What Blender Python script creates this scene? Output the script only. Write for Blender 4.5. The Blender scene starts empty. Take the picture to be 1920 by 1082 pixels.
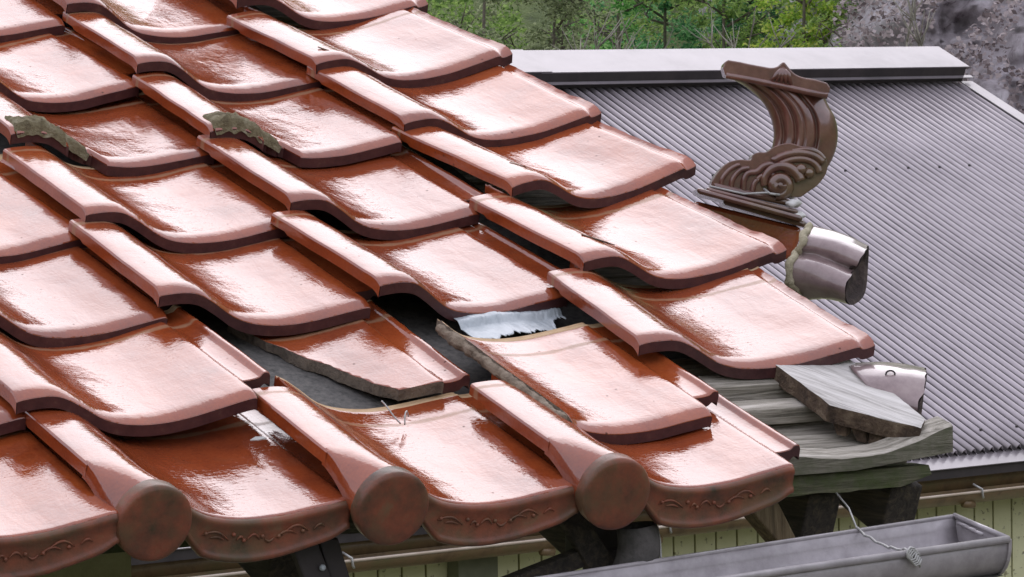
import bpy, bmesh, math, random
from mathutils import Vector, Matrix, noise
random.seed(7)
R = math.radians
S = bpy.context.scene
col = S.collection

# ------------------------------------------------------------------ camera
CAM = Vector((-1.42424, -3.21279, 0.408))
RX = Vector((0.86423, -0.50286, -0.01556))
UP = Vector((0.04164, 0.04068, 0.9983))
FW = Vector((0.50137, 0.86341, -0.05609))
cd = bpy.data.cameras.new("camera")
cam = bpy.data.objects.new("camera", cd); col.objects.link(cam)
m = Matrix((RX, UP, -FW)).transposed().to_4x4(); m.translation = CAM
cam.matrix_world = m
cd.sensor_width = 36; cd.lens = 36 * 6961.9 / 1920
cd.clip_start = .05; cd.clip_end = 3000
S.camera = cam

# ------------------------------------------------------------------ sky, sun, exposure
W = bpy.data.worlds.new("World"); S.world = W; W.use_nodes = True
nt = W.node_tree; nt.nodes.clear()
sky = nt.nodes.new('ShaderNodeTexSky'); sky.sky_type = 'NISHITA'; sky.sun_disc = False
SUN_EL, SUN_AZ = 40, 36          # azimuth clockwise from +Y
sky.sun_elevation = R(SUN_EL); sky.sun_rotation = R(SUN_AZ)
sky.dust_density = 4; sky.air_density = 1.6; sky.ozone_density = .5
hs = nt.nodes.new('ShaderNodeHueSaturation'); hs.inputs['Saturation'].default_value = .15
mx = nt.nodes.new('ShaderNodeMixRGB'); mx.blend_type = 'MULTIPLY'; mx.inputs[0].default_value = 1
mx.inputs[2].default_value = (1.0, .93, .985, 1)
bg = nt.nodes.new('ShaderNodeBackground'); bg.inputs[1].default_value = .10
wo = nt.nodes.new('ShaderNodeOutputWorld')
nt.links.new(sky.outputs[0], hs.inputs['Color']); nt.links.new(hs.outputs[0], mx.inputs[1])
ov = nt.nodes.new('ShaderNodeMixRGB'); ov.inputs[0].default_value = .78        # even overcast layer over the clear sky
ov.inputs[2].default_value = (9.0, 9.0, 10.4, 1)
nt.links.new(mx.outputs[0], ov.inputs[1]); nt.links.new(ov.outputs[0], bg.inputs[0]); nt.links.new(bg.outputs[0], wo.inputs[0])
sl = bpy.data.lights.new("sun", 'SUN'); sl.energy = .5; sl.angle = R(46); sl.color = (1, .975, .99)
so = bpy.data.objects.new("sun", sl); col.objects.link(so)
az, el = R(SUN_AZ), R(SUN_EL)
so.rotation_euler = Vector((math.sin(az)*math.cos(el), math.cos(az)*math.cos(el), math.sin(el))).to_track_quat('Z', 'Y').to_euler()
S.view_settings.view_transform = 'Standard'; S.view_settings.look = 'None'
S.view_settings.exposure = .45; S.view_settings.gamma = 1

# ------------------------------------------------------------------ helpers
def spot(a, b, z):
    """a metres right, b metres up, z metres ahead of the viewpoint"""
    return CAM + FW*z + RX*a + UP*b

def link(o, parent=None):
    col.objects.link(o)
    if parent: o.parent = parent
    return o
def tag(o, label=None, cat=None, group=None, kind=None):
    if label: o['label'] = label
    if cat: o['category'] = cat
    if group: o['group'] = group
    if kind: o['kind'] = kind
    elif label: o['kind'] = 'thing'
    return o
def empty(name, loc=(0, 0, 0), label=None, cat=None, group=None):
    o = bpy.data.objects.new(name, None); o.location = loc; o.empty_display_size = .05
    link(o); return tag(o, label, cat, group)
def mesh(name, verts, faces, mats, parent=None, smooth=False, fm=None):
    me = bpy.data.meshes.new(name); me.from_pydata([tuple(v) for v in verts], [], faces)
    for x in (mats if isinstance(mats, (list, tuple)) else [mats]): me.materials.append(x)
    if fm: me.polygons.foreach_set('material_index', fm)
    if smooth: me.polygons.foreach_set('use_smooth', [True]*len(me.polygons))
    me.update()
    return link(bpy.data.objects.new(name, me), parent)
def frombm(name, bm, mats, parent=None, smooth=False):
    bmesh.ops.recalc_face_normals(bm, faces=bm.faces)
    me = bpy.data.meshes.new(name); bm.to_mesh(me); bm.free()
    for x in (mats if isinstance(mats, (list, tuple)) else [mats]): me.materials.append(x)
    if smooth: me.polygons.foreach_set('use_smooth', [True]*len(me.polygons))
    return link(bpy.data.objects.new(name, me), parent)
def bevel(o, w, seg=2, ang=40):
    b = o.modifiers.new('bevel', 'BEVEL'); b.width = w; b.segments = seg; b.limit_method = 'ANGLE'; b.angle_limit = R(ang)
    return o
def box(bm, o, ax, ay, az, sub=0):
    """box from corner o along three edge vectors"""
    o = Vector(o); ax, ay, az = Vector(ax), Vector(ay), Vector(az)
    vs = [bm.verts.new(o + ax*i + ay*j + az*k) for k in (0, 1) for j in (0, 1) for i in (0, 1)]
    for f in ((0, 1, 3, 2), (4, 6, 7, 5), (0, 4, 5, 1), (2, 3, 7, 6), (0, 2, 6, 4), (1, 5, 7, 3)):
        bm.faces.new([vs[i] for i in f])
    return vs
def tube(bm, pts, rad, n=8, cap=True):
    pts = [Vector(p) for p in pts]; rads = rad if isinstance(rad, (list, tuple)) else [rad]*len(pts)
    rings = []
    up = Vector((0.13, .31, 1)).normalized(); pa = None
    for i, p in enumerate(pts):
        t = (pts[min(i+1, len(pts)-1)] - pts[max(i-1, 0)]).normalized()
        if pa is None: pa = t.cross(up).normalized()
        a = (pa - t*pa.dot(t)).normalized(); pa = a; b = t.cross(a)
        rings.append([bm.verts.new(p + (a*math.cos(2*math.pi*k/n) + b*math.sin(2*math.pi*k/n))*rads[i]) for k in range(n)])
    for r0, r1 in zip(rings, rings[1:]):
        for k in range(n): bm.faces.new((r0[k], r0[(k+1) % n], r1[(k+1) % n], r1[k]))
    if cap:
        bm.faces.new(rings[0][::-1]); bm.faces.new(rings[-1])
def prism(bm, poly, d):
    d = Vector(d); a = [bm.verts.new(Vector(p)) for p in poly]; b = [bm.verts.new(Vector(p) + d) for p in poly]
    n = len(poly)
    bm.faces.new(a); bm.faces.new(b[::-1])
    for i in range(n): bm.faces.new((a[i], b[i], b[(i+1) % n], a[(i+1) % n]))
def spline(cp, n):
    """Catmull-Rom through control points"""
    out = []; P = [Vector(p) for p in cp]; P = [P[0]*2 - P[1]] + P + [P[-1]*2 - P[-2]]
    for i in range(1, len(P)-2):
        for k in range(n):
            t = k/n
            out.append(.5*((2*P[i]) + (P[i+1]-P[i-1])*t + (2*P[i-1]-5*P[i]+4*P[i+1]-P[i+2])*t*t + (3*P[i]-P[i-1]-3*P[i+1]+P[i+2])*t**3))
    out.append(P[-2]); return out

# ------------------------------------------------------------------ materials
class NT:
    def __init__(s, name):
        s.m = bpy.data.materials.new(name); s.m.use_nodes = True; s.t = s.m.node_tree; s.t.nodes.clear()
        s.out = s.n('ShaderNodeOutputMaterial'); s.p = s.n('ShaderNodeBsdfPrincipled'); s.l(s.p.outputs[0], s.out.inputs[0])
        s.tc = s.n('ShaderNodeTexCoord')
    def n(s, t, **k):
        x = s.t.nodes.new(t)
        for a, b in k.items(): setattr(x, a, b)
        return x
    def l(s, a, b): s.t.links.new(a, b)
    def coord(s, rnd=False, scale=(1, 1, 1), src='Object'):
        mp = s.n('ShaderNodeMapping'); s.l(s.tc.outputs[src], mp.inputs[0]); mp.inputs['Scale'].default_value = scale
        if rnd:
            oi = s.n('ShaderNodeObjectInfo'); mu = s.n('ShaderNodeMath', operation='MULTIPLY'); mu.inputs[1].default_value = 37
            s.l(oi.outputs['Random'], mu.inputs[0])
            cb = s.n('ShaderNodeCombineXYZ')
            for i in range(3): s.l(mu.outputs[0], cb.inputs[i])
            s.l(cb.outputs[0], mp.inputs['Location'])
        return mp.outputs[0]
    def noise(s, vec, scale, detail=4, rough=.55, dist=0):
        x = s.n('ShaderNodeTexNoise'); x.inputs['Scale'].default_value = scale; x.inputs['Detail'].default_value = detail
        x.inputs['Roughness'].default_value = rough; x.inputs['Distortion'].default_value = dist
        s.l(vec, x.inputs['Vector']); return x.outputs['Fac']
    def ramp(s, f, *st):
        x = s.n('ShaderNodeValToRGB'); s.l(f, x.inputs[0]); e = x.color_ramp.elements
        while len(e) < len(st): e.new(.5)
        for i, (p, c) in enumerate(st):
            e[i].position = p; e[i].color = (*c, 1) if isinstance(c, tuple) else (c, c, c, 1)
        return x.outputs[0]
    def mix(s, f, a, b, mode='MIX'):
        x = s.n('ShaderNodeMixRGB', blend_type=mode)
        for i, v in ((0, f), (1, a), (2, b)):
            if hasattr(v, 'links'): s.l(v, x.inputs[i])
            else: x.inputs[i].default_value = (*v, 1) if isinstance(v, tuple) else v
        return x.outputs[0]
    def math(s, op, a, b=0, c=0):
        x = s.n('ShaderNodeMath', operation=op)
        for i, v in enumerate((a, b, c)):
            if hasattr(v, 'links'): s.l(v, x.inputs[i])
            else: x.inputs[i].default_value = v
        return x.outputs[0]
    def bump(s, h, strength, dist=.002, prev=None):
        b = s.n('ShaderNodeBump'); b.inputs['Strength'].default_value = strength; b.inputs['Distance'].default_value = dist
        s.l(h, b.inputs['Height'])
        if prev: s.l(prev, b.inputs['Normal'])
        return b.outputs[0]
    def set(s, **k):
        for a, v in k.items():
            i = s.p.inputs[a.replace('_', ' ')]
            if hasattr(v, 'links'): s.l(v, i)
            else: i.default_value = (*v, 1) if isinstance(v, tuple) else v
        return s.m

def glaze():
    s = NT('glaze'); c = s.coord(True)
    base = s.ramp(s.noise(c, 14, 5, .6), (.3, (.20, .034, .010)), (.52, (.35, .064, .015)), (.75, (.44, .10, .024)))
    fine = s.noise(c, 260, 3, .7)
    base = s.mix(.25, base, s.ramp(fine, (.3, (.16, .035, .018)), (.7, (.46, .14, .05))), 'MIX')
    # per tile shade
    oi = s.n('ShaderNodeObjectInfo')
    base = s.mix(s.math('MULTIPLY', oi.outputs['Random'], .45), base, (.20, .045, .022))
    # dust line left by the tile above, and a dirty film by the right edge
    sep = s.n('ShaderNodeSeparateXYZ'); s.l(s.tc.outputs['Object'], sep.inputs[0])
    d = s.math('ABSOLUTE', s.math('SUBTRACT', sep.outputs[1], .2235))
    d = s.math('ADD', d, s.math('MULTIPLY', s.noise(c, 40, 3), .012))
    film = s.ramp(d, (.008, .85), (.0115, 0))
    base = s.mix(s.math('MULTIPLY', film, .55), base, (.40, .30, .19))
    # specks
    vo = s.n('ShaderNodeTexVoronoi'); vo.inputs['Scale'].default_value = 48; s.l(c, vo.inputs['Vector'])
    sp = s.ramp(vo.outputs['Distance'], (.055, 1), (.085, 0))
    sp = s.math('MULTIPLY', sp, s.ramp(s.noise(c, 11, 2), (.5, 0), (.56, 1)))
    base = s.mix(s.math('MULTIPLY', sp, .7), base, (.05, .035, .03))
    grime = s.ramp(s.noise(c, 22, 6, .7), (.55, 0), (.8, 1))
    base = s.mix(s.math('MULTIPLY', grime, .3), base, (.16, .10, .065))
    st = s.coord(True, (1, .35, 1))
    h = s.noise(st, 55, 3, .6, .4)
    b1 = s.bump(h, .55, .0011)
    b1 = s.bump(s.noise(s.coord(True, (.5, 1.3, 1)), 170, 3, .6, .6), .5, .00045, b1)
    b2 = s.bump(s.noise(c, 420, 2, .5), .22, .00022, b1)
    rough = s.ramp(s.noise(c, 30, 5), (.3, .015), (.75, .045))
    cw = s.math('SUBTRACT', 1, s.math('MULTIPLY', film, .6))
    cw = s.math('MULTIPLY', cw, s.math('SUBTRACT', 1, s.math('MULTIPLY', sp, .7)))
    return s.set(Base_Color=base, Roughness=.5, Specular_IOR_Level=0, Coat_Weight=cw, Coat_IOR=1.88, Coat_Roughness=rough, Normal=b2, Coat_Normal=b2)
def edge():
    s = NT('dark glaze edge'); c = s.coord(True)
    b = s.ramp(s.noise(c, 60, 6, .7), (.3, (.045, .013, .016)), (.6, (.085, .028, .028)), (.8, (.15, .085, .06)))
    n = s.bump(s.noise(c, 160, 4), .6, .001)
    return s.set(Base_Color=b, Roughness=.5, Coat_Weight=.25, Coat_Roughness=.2, Normal=n)
def eaveface():
    s = NT('weathered brown glaze'); c = s.coord(True)
    b = s.ramp(s.noise(c, 24, 6, .65), (.3, (.06, .045, .026)), (.43, (.15, .06, .035)), (.58, (.24, .075, .04)), (.74, (.20, .12, .065)))
    al = s.ramp(s.noise(c, 17, 5, .7), (.44, 0), (.6, 1))
    b = s.mix(s.math('MULTIPLY', al, .5), b, (.11, .09, .045))
    n = s.bump(s.noise(c, 120, 5), .55, .0012)
    return s.set(Base_Color=b, Roughness=.5, Specular_IOR_Level=.25, Coat_Weight=.3, Coat_Roughness=.25, Normal=n)
def simple(name, c1, c2, scale=20, rough=.7, bumps=.4, bd=.002, stretch=(1, 1, 1), metal=0, coat=0, c3=None, src='Object', bs=None):
    s = NT(name); c = s.coord(False, stretch, src)
    f = s.noise(c, scale, 6, .65)
    st = [(.3, c1), (.7, c2)] if c3 is None else [(.28, c1), (.5, c2), (.72, c3)]
    b = s.ramp(f, *st)
    n = s.bump(s.noise(c, bs or scale*4, 5, .65), bumps, bd)
    s.set(Base_Color=b, Roughness=rough, Normal=n, Metallic=metal)
    if coat: s.set(Coat_Weight=coat, Coat_Roughness=.1)
    return s.m
M_glaze, M_edge, M_eave = glaze(), edge(), eaveface()
M_clay = simple('unglazed clay', (.42, .27, .14), (.62, .45, .27), 40, .8, .5, .001)
M_break = simple('broken clay', (.07, .055, .045), (.19, .155, .12), 60, .9, .9, .003, c3=(.25, .20, .15))
M_crust = simple('dried clay crust', (.10, .075, .05), (.24, .19, .14), 60, .95, .9, .003, c3=(.36, .30, .23))
M_moss = simple('lichen and mortar', (.09, .07, .04), (.21, .18, .10), 70, .95, 1, .004, c3=(.36, .33, .23))
M_felt = simple('roofing felt', (.05, .05, .046), (.11, .106, .10), 120, .9, .6, .001, c3=(.16, .15, .135))
def wood(name, a, b, c3, axis='x', bump=.8, green=None):
    s = NT(name); st = {'x': (1, 14, 14), 'y': (14, 1, 14), 'z': (14, 14, 1)}[axis]
    c = s.coord(False, st)
    f = s.noise(c, 9, 7, .7, .6)
    bc = s.ramp(f, (.32, a), (.5, b), (.68, c3))
    if green:
        g = s.ramp(s.noise(s.coord(), 30, 5, .7), (.42, 0), (.62, 1)); bc = s.mix(s.math('MULTIPLY', g, .8), bc, green)
    n = s.bump(f, bump, .004); n = s.bump(s.noise(c, 40, 4), .4, .001, n)
    return s.set(Base_Color=bc, Roughness=.85, Normal=n)
M_wood = wood('weathered grey wood', (.10, .095, .07), (.40, .37, .31), (.66, .62, .55))
M_woodp = wood('weathered plank', (.30, .28, .26), (.58, .56, .53), (.76, .74, .71), 'x')
M_woodrot = simple('rotten wood', (.03, .02, .016), (.13, .09, .06), 45, .95, 1, .006, c3=(.32, .25, .17))
M_woodgreen = wood('mossy board', (.04, .04, .02), (.10, .10, .06), (.20, .19, .12), 'x', 1, (.06, .085, .02))
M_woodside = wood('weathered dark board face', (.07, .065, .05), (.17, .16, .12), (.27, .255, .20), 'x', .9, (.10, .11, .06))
M_rafter = wood('old rafter', (.02, .018, .015), (.05, .042, .035), (.11, .09, .06), 'y')
M_strut = wood('brown strut', (.06, .045, .025), (.15, .11, .06), (.24, .19, .11), 'z')
M_tin = simple('bare sheet metal', (.30, .35, .38), (.45, .50, .53), 26, .45, .5, .001, metal=.1, c3=(.56, .61, .64))
M_purple = simple('purple brown glaze', (.17, .115, .115), (.27, .195, .195), 30, .35, .5, .0012, coat=1, c3=(.36, .28, .27))
M_orn = simple('brown ornament glaze', (.055, .028, .02), (.14, .06, .042), 26, .34, .5, .0015, coat=.7, c3=(.20, .11, .07))
M_ornmoss = simple('ornament with algae', (.07, .05, .02), (.15, .10, .04), 26, .6, .5, .0015, c3=(.19, .16, .05))
def ornmat():
    s = NT('ornament glaze with algae'); c = s.coord(); f = s.noise(c, 26, 6, .65)
    b = s.ramp(f, (.28, (.06, .022, .016)), (.5, (.15, .052, .036)), (.72, (.22, .10, .07)))
    al = s.ramp(s.noise(c, 7, 4), (.5, 0), (.66, 1)); b = s.mix(s.math('MULTIPLY', al, .55), b, (.12, .10, .035))
    return s.set(Base_Color=b, Roughness=.4, Coat_Weight=1, Coat_IOR=1.7, Coat_Roughness=.13, Normal=s.bump(s.noise(c, 110, 5, .65), .4, .0015))
M_burnt = simple('dark broken clay end', (.018, .013, .012), (.06, .042, .038), 60, .9, .9, .003, c3=(.14, .105, .09))
M_orn2 = ornmat()
M_orn = M_orn2
M_mortar = simple('yellow mortar', (.33, .30, .20), (.55, .50, .36), 60, .9, .9, .003)
M_wire = simple('galvanised wire', (.35, .35, .34), (.6, .6, .58), 60, .5, .2, .0005, metal=.5)
M_plaster = simple('olive wall', (.24, .24, .12), (.32, .32, .17), 60, .9, .5, .002, bs=300)
M_gutter = simple('grey plastic gutter', (.26, .24, .25), (.37, .345, .36), 30, .45, .3, .0008, c3=(.48, .45, .47), coat=.6)
M_gutdark = simple('dirty gutter bed', (.05, .05, .045), (.13, .12, .115), 50, .8, .7, .002)
M_rust = simple('brown gutter', (.09, .06, .03), (.19, .125, .06), 14, .5, .4, .001, c3=(.14, .12, .05), coat=.2)
M_rail = simple('pale gutter lip', (.45, .36, .27), (.62, .54, .45), 9, .4, .2, .001)
M_bark = simple('bark', (.09, .08, .06), (.24, .21, .17), 8, .9, .8, .01)

# ------------------------------------------------------------------ roof frame of reference
TH = .37172
UY = Vector((0, math.cos(TH), math.sin(TH))); NZ = Vector((0, -math.sin(TH), math.cos(TH)))
def rf(x, y, z=0): return Vector((x, 0, 0)) + UY*y + NZ*z
ROOF = Matrix((Vector((1, 0, 0)), UY, NZ)).transposed()

# ------------------------------------------------------------------ ground and hills
def terrain(name, mat, fn, xs, ys):
    v = [fn(x, y) for y in ys for x in xs]; nx = len(xs)
    f = [(j*nx+i, j*nx+i+1, (j+1)*nx+i+1, (j+1)*nx+i) for j in range(len(ys)-1) for i in range(nx-1)]
    o = mesh(name, v, f, mat, smooth=True); tag(o, kind='structure'); return o
M_ground = simple('gravel and weeds', (.05, .05, .03), (.12, .11, .08), 3, .95, .8, .02, c3=(.18, .17, .14))
M_hill = simple('forest floor', (.05, .07, .03), (.13, .17, .06), 1.2, .95, .8, .1, c3=(.11, .13, .05), src='Object')
terrain('ground', M_ground, lambda x, y: (x, y, -3.4 + .05*noise.noise(Vector((x*.3, y*.3, 0)))), [-1200+i*60 for i in range(41)], [-1200+i*60 for i in range(41)])
def hill_pt(a, d):
    """a azimuth in degrees clockwise from +Y, d distance"""
    t = max(0., d-41)
    side = .5 + .5/(1+math.exp((abs(a-46)-62)/9))
    h = -3.6 + side*(t*.66 if t < 95 else 62.7 + (t-95)*.05) + (.5+.03*t)*noise.noise(Vector((a*.22, d*.08, 3)))*side
    return (CAM.x + math.sin(R(a))*d, CAM.y + math.cos(R(a))*d, h)
ds = [30, 36, 39, 40, 41, 42, 43, 44, 45, 46, 47, 48, 49, 50.5, 52, 54, 57, 60, 63, 67, 72, 78, 88, 100, 112, 125, 136, 150, 180, 260, 420]
terrain('hillside', M_hill, lambda a, d: hill_pt(a, d), [-134+i*3 for i in range(121)], ds)

# grey rocky bank behind the shed on the right
def rocky():
    s = NT('grey rock and dry brush'); c = s.coord()
    f = s.noise(c, 3.2, 8, .75, 1.2)
    b = s.ramp(f, (.34, (.20, .17, .19)), (.42, (.46, .42, .45)), (.55, (.60, .56, .60)), (.68, (.80, .76, .80)))
    tint = s.ramp(s.noise(c, .8, 3), (.4, 0), (.7, 1)); b = s.mix(s.math('MULTIPLY', tint, .35), b, (.14, .11, .09))
    n = s.bump(f, .8, .06); n = s.bump(s.noise(c, 16, 6, .7), .7, .02, n)
    return s.set(Base_Color=b, Roughness=.95, Normal=n)
M_rock = rocky()
def rockpt(a, b):
    z = 34.5 + 1.1*(b-2) + (.9*noise.noise(Vector((a*.9, b*.9, 1))) + .45*noise.noise(Vector((a*2.6, b*2.6, 2))) + .22*noise.noise(Vector((a*7, b*7, 5))) + .12*noise.noise(Vector((a*17, b*17, 8))))
    z += max(0, 3.75-a + .35*noise.noise(Vector((b*3, a*2, 4))))*9
    return tuple(spot(a, b, z))
terrain('rocky_bank', M_rock, rockpt, [2.2+i*.035 for i in range(172)], [-3.2+i*.035 for i in range(215)])

# ------------------------------------------------------------------ trees on the slope
def leafmat(name, a, b, c):
    s = NT(name); oi = s.n('ShaderNodeNewGeometry')
    col_ = s.ramp(oi.outputs['Random Per Island'], (.1, a), (.5, b), (.95, c))
    s.set(Base_Color=col_, Roughness=.6)
    tr = s.n('ShaderNodeBsdfTranslucent'); s.l(col_, tr.inputs[0]); mxs = s.n('ShaderNodeMixShader'); mxs.inputs[0].default_value = .55
    s.l(s.p.outputs[0], mxs.inputs[1]); s.l(tr.outputs[0], mxs.inputs[2]); s.l(mxs.outputs[0], s.out.inputs[0])
    return s.m
L_ol = leafmat('olive leaves', (0.125, 0.156, 0.077), (0.344, 0.406, 0.219), (0.594, 0.656, 0.390))
L_br = leafmat('bright green leaves', (0.077, 0.250, 0.062), (0.281, 0.656, 0.173), (0.562, 0.850, 0.344))
L_bl = leafmat('deep green leaves', (0.062, 0.204, 0.094), (0.204, 0.485, 0.204), (0.406, 0.750, 0.344))
L_ye = leafmat('yellow green leaves', (0.219, 0.375, 0.062), (0.531, 0.781, 0.125), (0.850, 0.850, 0.250))
L_mid = leafmat('mid green leaves', (0.140, 0.235, 0.070), (0.360, 0.531, 0.156), (0.625, 0.812, 0.281))
L_dry = leafmat('dry brush leaves', (0.156, 0.125, 0.125), (0.423, 0.360, 0.360), (0.719, 0.640, 0.640))
def leaf(vs, fs, p, size, nrm=None, asp=.5):
    a = Vector((random.gauss(0, 1), random.gauss(0, 1), random.gauss(0, .6))).normalized()
    b = a.cross(Vector((random.gauss(0, 1), random.gauss(0, 1), random.gauss(0, 1)))).normalized()
    i = len(vs); s = size*random.uniform(.6, 1.4)
    vs += [p - a*s*.5, p + b*s*asp*.5, p + a*s*.5, p - b*s*asp*.5]
    fs.append((i, i+1, i+2, i+3))
def tree(name, label, a, z, wid, top, mat, n, size, cat='tree', bare=.25, seed=1, bottom=.6, spread=.2):
    random.seed(seed); top += 2.1
    base = spot(a, bottom-1.0, z); root = empty(name, base, label, cat, 'trees and shrubs on the slope behind the shed')
    bm = bmesh.new(); limbs = []
    h = top - bottom
    tr = [Vector((0, 0, 0)), Vector((.05*wid, .03, (h+1)*.35)), Vector((-.05*wid, 0, (h+1)*.65)), Vector((.02, 0, h+.8))]
    tube(bm, spline(tr, 4), [.032*(1-i/14)+.005 for i in range(13)], 7)
    tips = []
    for k in range(22):
        t = random.uniform(.25, .98); p0 = Vector((0, 0, (h+1)*t))
        an = random.uniform(0, 6.28); l = wid*random.uniform(.45, 1.05)*(1.15-.6*t)
        d = Vector((math.cos(an), math.sin(an), random.uniform(.2, .8)))
        p1 = p0 + d*l*.5; p2 = p1 + (d + Vector((random.gauss(0, .3), random.gauss(0, .3), random.gauss(.2, .2))))*l*.5
        tube(bm, [p0, p1, p2], [.017, .011, .004], 5); tips += [p1, p2, (p1+p2)/2]
        for q in range(4):
            e = p1.lerp(p2, random.random()); tube(bm, [e, e + Vector((random.gauss(0, 1), random.gauss(0, 1), random.gauss(.6, .6))).normalized()*wid*.3], [.010, .004], 4)
            tips.append(e)
    frombm('trunk', bm, M_bark, root, True)
    vs, fs = [], []
    clumps = []
    for k in range(110):
        p = random.choice(tips) + Vector((random.gauss(0, wid*spread), random.gauss(0, wid*spread), random.gauss(0, wid*spread)))
        clumps.append((p, wid*random.uniform(.07, .22)))
    for k in range(int(n*1.5)):
        c, r = random.choice(clumps)
        d = Vector((random.gauss(0, 1), random.gauss(0, 1), random.gauss(0, .6)))
        leaf(vs, fs, c + d*r*.6, size)
    mesh('crown', vs, fs, mat, root)
    return root
sc = 40/6962
def A(px, z=40): return (px-960)*z/6962
tree('broadleaf_shrub', 'grey-green bushy shrub just above the tile roof at the far left of the shrub line', A(925), 38, .95, 1.9, L_ol, 9000, .05, 'shrub', seed=3)
tree('broadleaf_shrub', 'grey-green shrub with pale twigs beside the left end of the shed ridge', A(1050), 39, .85, 1.7, L_ol, 7000, .05, 'shrub', seed=4)
tree('broadleaf_tree', 'bright green tree with spreading flat sprays above the shed ridge', A(1180), 41, 1.1, 2.6, L_br, 9000, .06, seed=5)
tree('broadleaf_tree', 'deep bluish green tree standing behind the middle of the shed ridge', A(1275), 42, .9, 2.4, L_bl, 8000, .055, seed=6)
tree('broadleaf_tree', 'mid green leafy tree with thin pale stems above the ornament', A(1375), 40.5, .9, 2.3, L_mid, 8500, .055, seed=7)
tree('broadleaf_tree', 'deep green narrow tree between the mid green and the yellow-green tree', A(1440), 42.5, .7, 2.2, L_bl, 6500, .05, seed=8)
tree('broadleaf_tree', 'bright yellow-green tree right of the ornament above the shed ridge', A(1505), 39, .75, 2.2, L_ye, 8000, .055, seed=9)
tree('broadleaf_shrub', 'thin yellowish-brown shrub where green leaves meet the grey bank', A(1590), 38, .6, 1.2, L_mid, 3500, .05, 'shrub', seed=10)
def bare(label, a, z, h, n, seed, lean=0):
    random.seed(seed)
    b = spot(a, 2.35, z); root = empty('bare_shrub', b, label, 'shrub', 'leafless shrubs on the slope')
    bm = bmesh.new()
    for k in range(n):
        p = Vector((random.gauss(0, .06), random.gauss(0, .06), -.8)); d = Vector((random.gauss(lean, .5), random.gauss(0, .3), 1)).normalized()
        pts = [p]
        for q in range(5):
            p = p + d*h*.28; d = (d + Vector((random.gauss(0, .22), random.gauss(0, .22), .05))).normalized(); pts.append(p)
        tube(bm, pts, [.022, .018, .014, .010, .007, .003], 5)
        for q in range(7):
            e = pts[random.randint(2, 4)]; d2 = (d + Vector((random.gauss(0, .9), random.gauss(0, .6), .3))).normalized()
            tube(bm, [e, e + d2*h*.2, e + d2*h*.38 + Vector((0, 0, .04))], [.009, .006, .003], 4)
    frombm('branches', bm, M_twig, root, True)
M_twig = simple('pale twigs', (.20, .19, .15), (.42, .40, .33), 6, .9, .5, .005)
bare('leafless grey shrub fanning out in front of the bright green tree', A(1150, 37), 37, .85, 9, 21)
bare('leafless pale stems rising among the mid green leaves', A(1385, 37.5), 37.5, .9, 5, 22)
bare('bare crooked grey shrub at the upper right before the rock bank', A(1700, 34), 33.3, .8, 3, 23, -.3)
# leaf litter and understorey filling the slope between the trees
random.seed(31)
vs, fs = [], []
for k in range(40000):
    a = random.uniform(-1.4, 4.6); b = random.uniform(1.4, 4.4); z = 44 + random.uniform(0, 1.5)
    if noise.noise(Vector((a*1.7, b*2.2, 4))) < -.3: continue
    leaf(vs, fs, spot(a, b, z), .07)
tag(mesh('undergrowth', vs, fs, L_mid), 'green undergrowth covering the slope between the trees', 'undergrowth', kind='stuff')
vs, fs = [], []
for k in range(9000):
    a = random.uniform(3.0, 5.6); b = random.uniform(.8, 3.2)
    c = noise.noise(Vector((a*2.2, b*2.2, 9)))
    if c < .0 - max(0, 4.2-a)*.2: continue
    leaf(vs, fs, spot(a, b, 33.4 + .4*b + random.uniform(-.4, .3)), .055, asp=.7)
tag(mesh('dry_brush', vs, fs, L_dry), 'grey-brown dry brush growing over the rock bank', 'brush', kind='stuff')

# ------------------------------------------------------------------ corrugated shed behind
R0 = Vector((7.0788, 8.0626, .3815))
ws, ts = R(7), R(25)
SE = Vector((math.cos(ws), math.sin(ws), 0)); SB = Vector((-math.sin(ws), math.cos(ws), 0)); Z3 = Vector((0, 0, 1))
SD = -SB*math.cos(ts) - Z3*math.sin(ts); SN = SE.cross(-SD).normalized()
def sh(e, d, n=0): return R0 + SE*e + SD*d + SN*n - shed.location if False else R0 + SE*e + SD*d + SN*n
shed = empty('corrugated_shed', (0, 0, 0), 'low shed with a shiny grey corrugated metal roof and yellow-green board walls', 'shed')
def metalroof():
    s = NT('corrugated metal'); c = s.coord()
    b = s.ramp(s.noise(c, 2.2, 6, .7), (.3, (.40, .36, .385)), (.7, (.54, .49, .52)))
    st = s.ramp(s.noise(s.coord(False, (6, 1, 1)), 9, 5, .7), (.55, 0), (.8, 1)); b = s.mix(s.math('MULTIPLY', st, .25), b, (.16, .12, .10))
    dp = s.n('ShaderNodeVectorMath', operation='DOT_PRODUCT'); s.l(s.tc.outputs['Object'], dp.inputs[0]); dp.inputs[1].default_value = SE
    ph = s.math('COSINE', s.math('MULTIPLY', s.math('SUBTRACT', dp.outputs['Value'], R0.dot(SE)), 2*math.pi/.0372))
    silt_shade = s.ramp(s.math('ADD', ph, s.math('MULTIPLY', s.noise(c, 7, 5, .7), .5)), (.1, 1), (.6, 0))  # dark trough stripes: valley shade painted into the colour, with some silt
    b = s.mix(silt_shade, b, (.045, .037, .042)); cw = s.math('SUBTRACT', .6, s.math('MULTIPLY', silt_shade, .5))
    n = s.bump(s.noise(c, 60, 4), .25, .001)
    return s.set(Base_Color=b, Roughness=.5, Metallic=s.math('SUBTRACT', .3, s.math('MULTIPLY', silt_shade, .28)), Coat_Weight=s.math('MULTIPLY', cw, .5), Coat_Roughness=.25, Coat_IOR=1.6, Normal=n)
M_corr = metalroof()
M_cap = simple('ridge sheet', (.17, .155, .165), (.27, .245, .26), 3, .4, .15, .002, metal=.1, coat=.3, c3=(.33, .30, .32))
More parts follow.
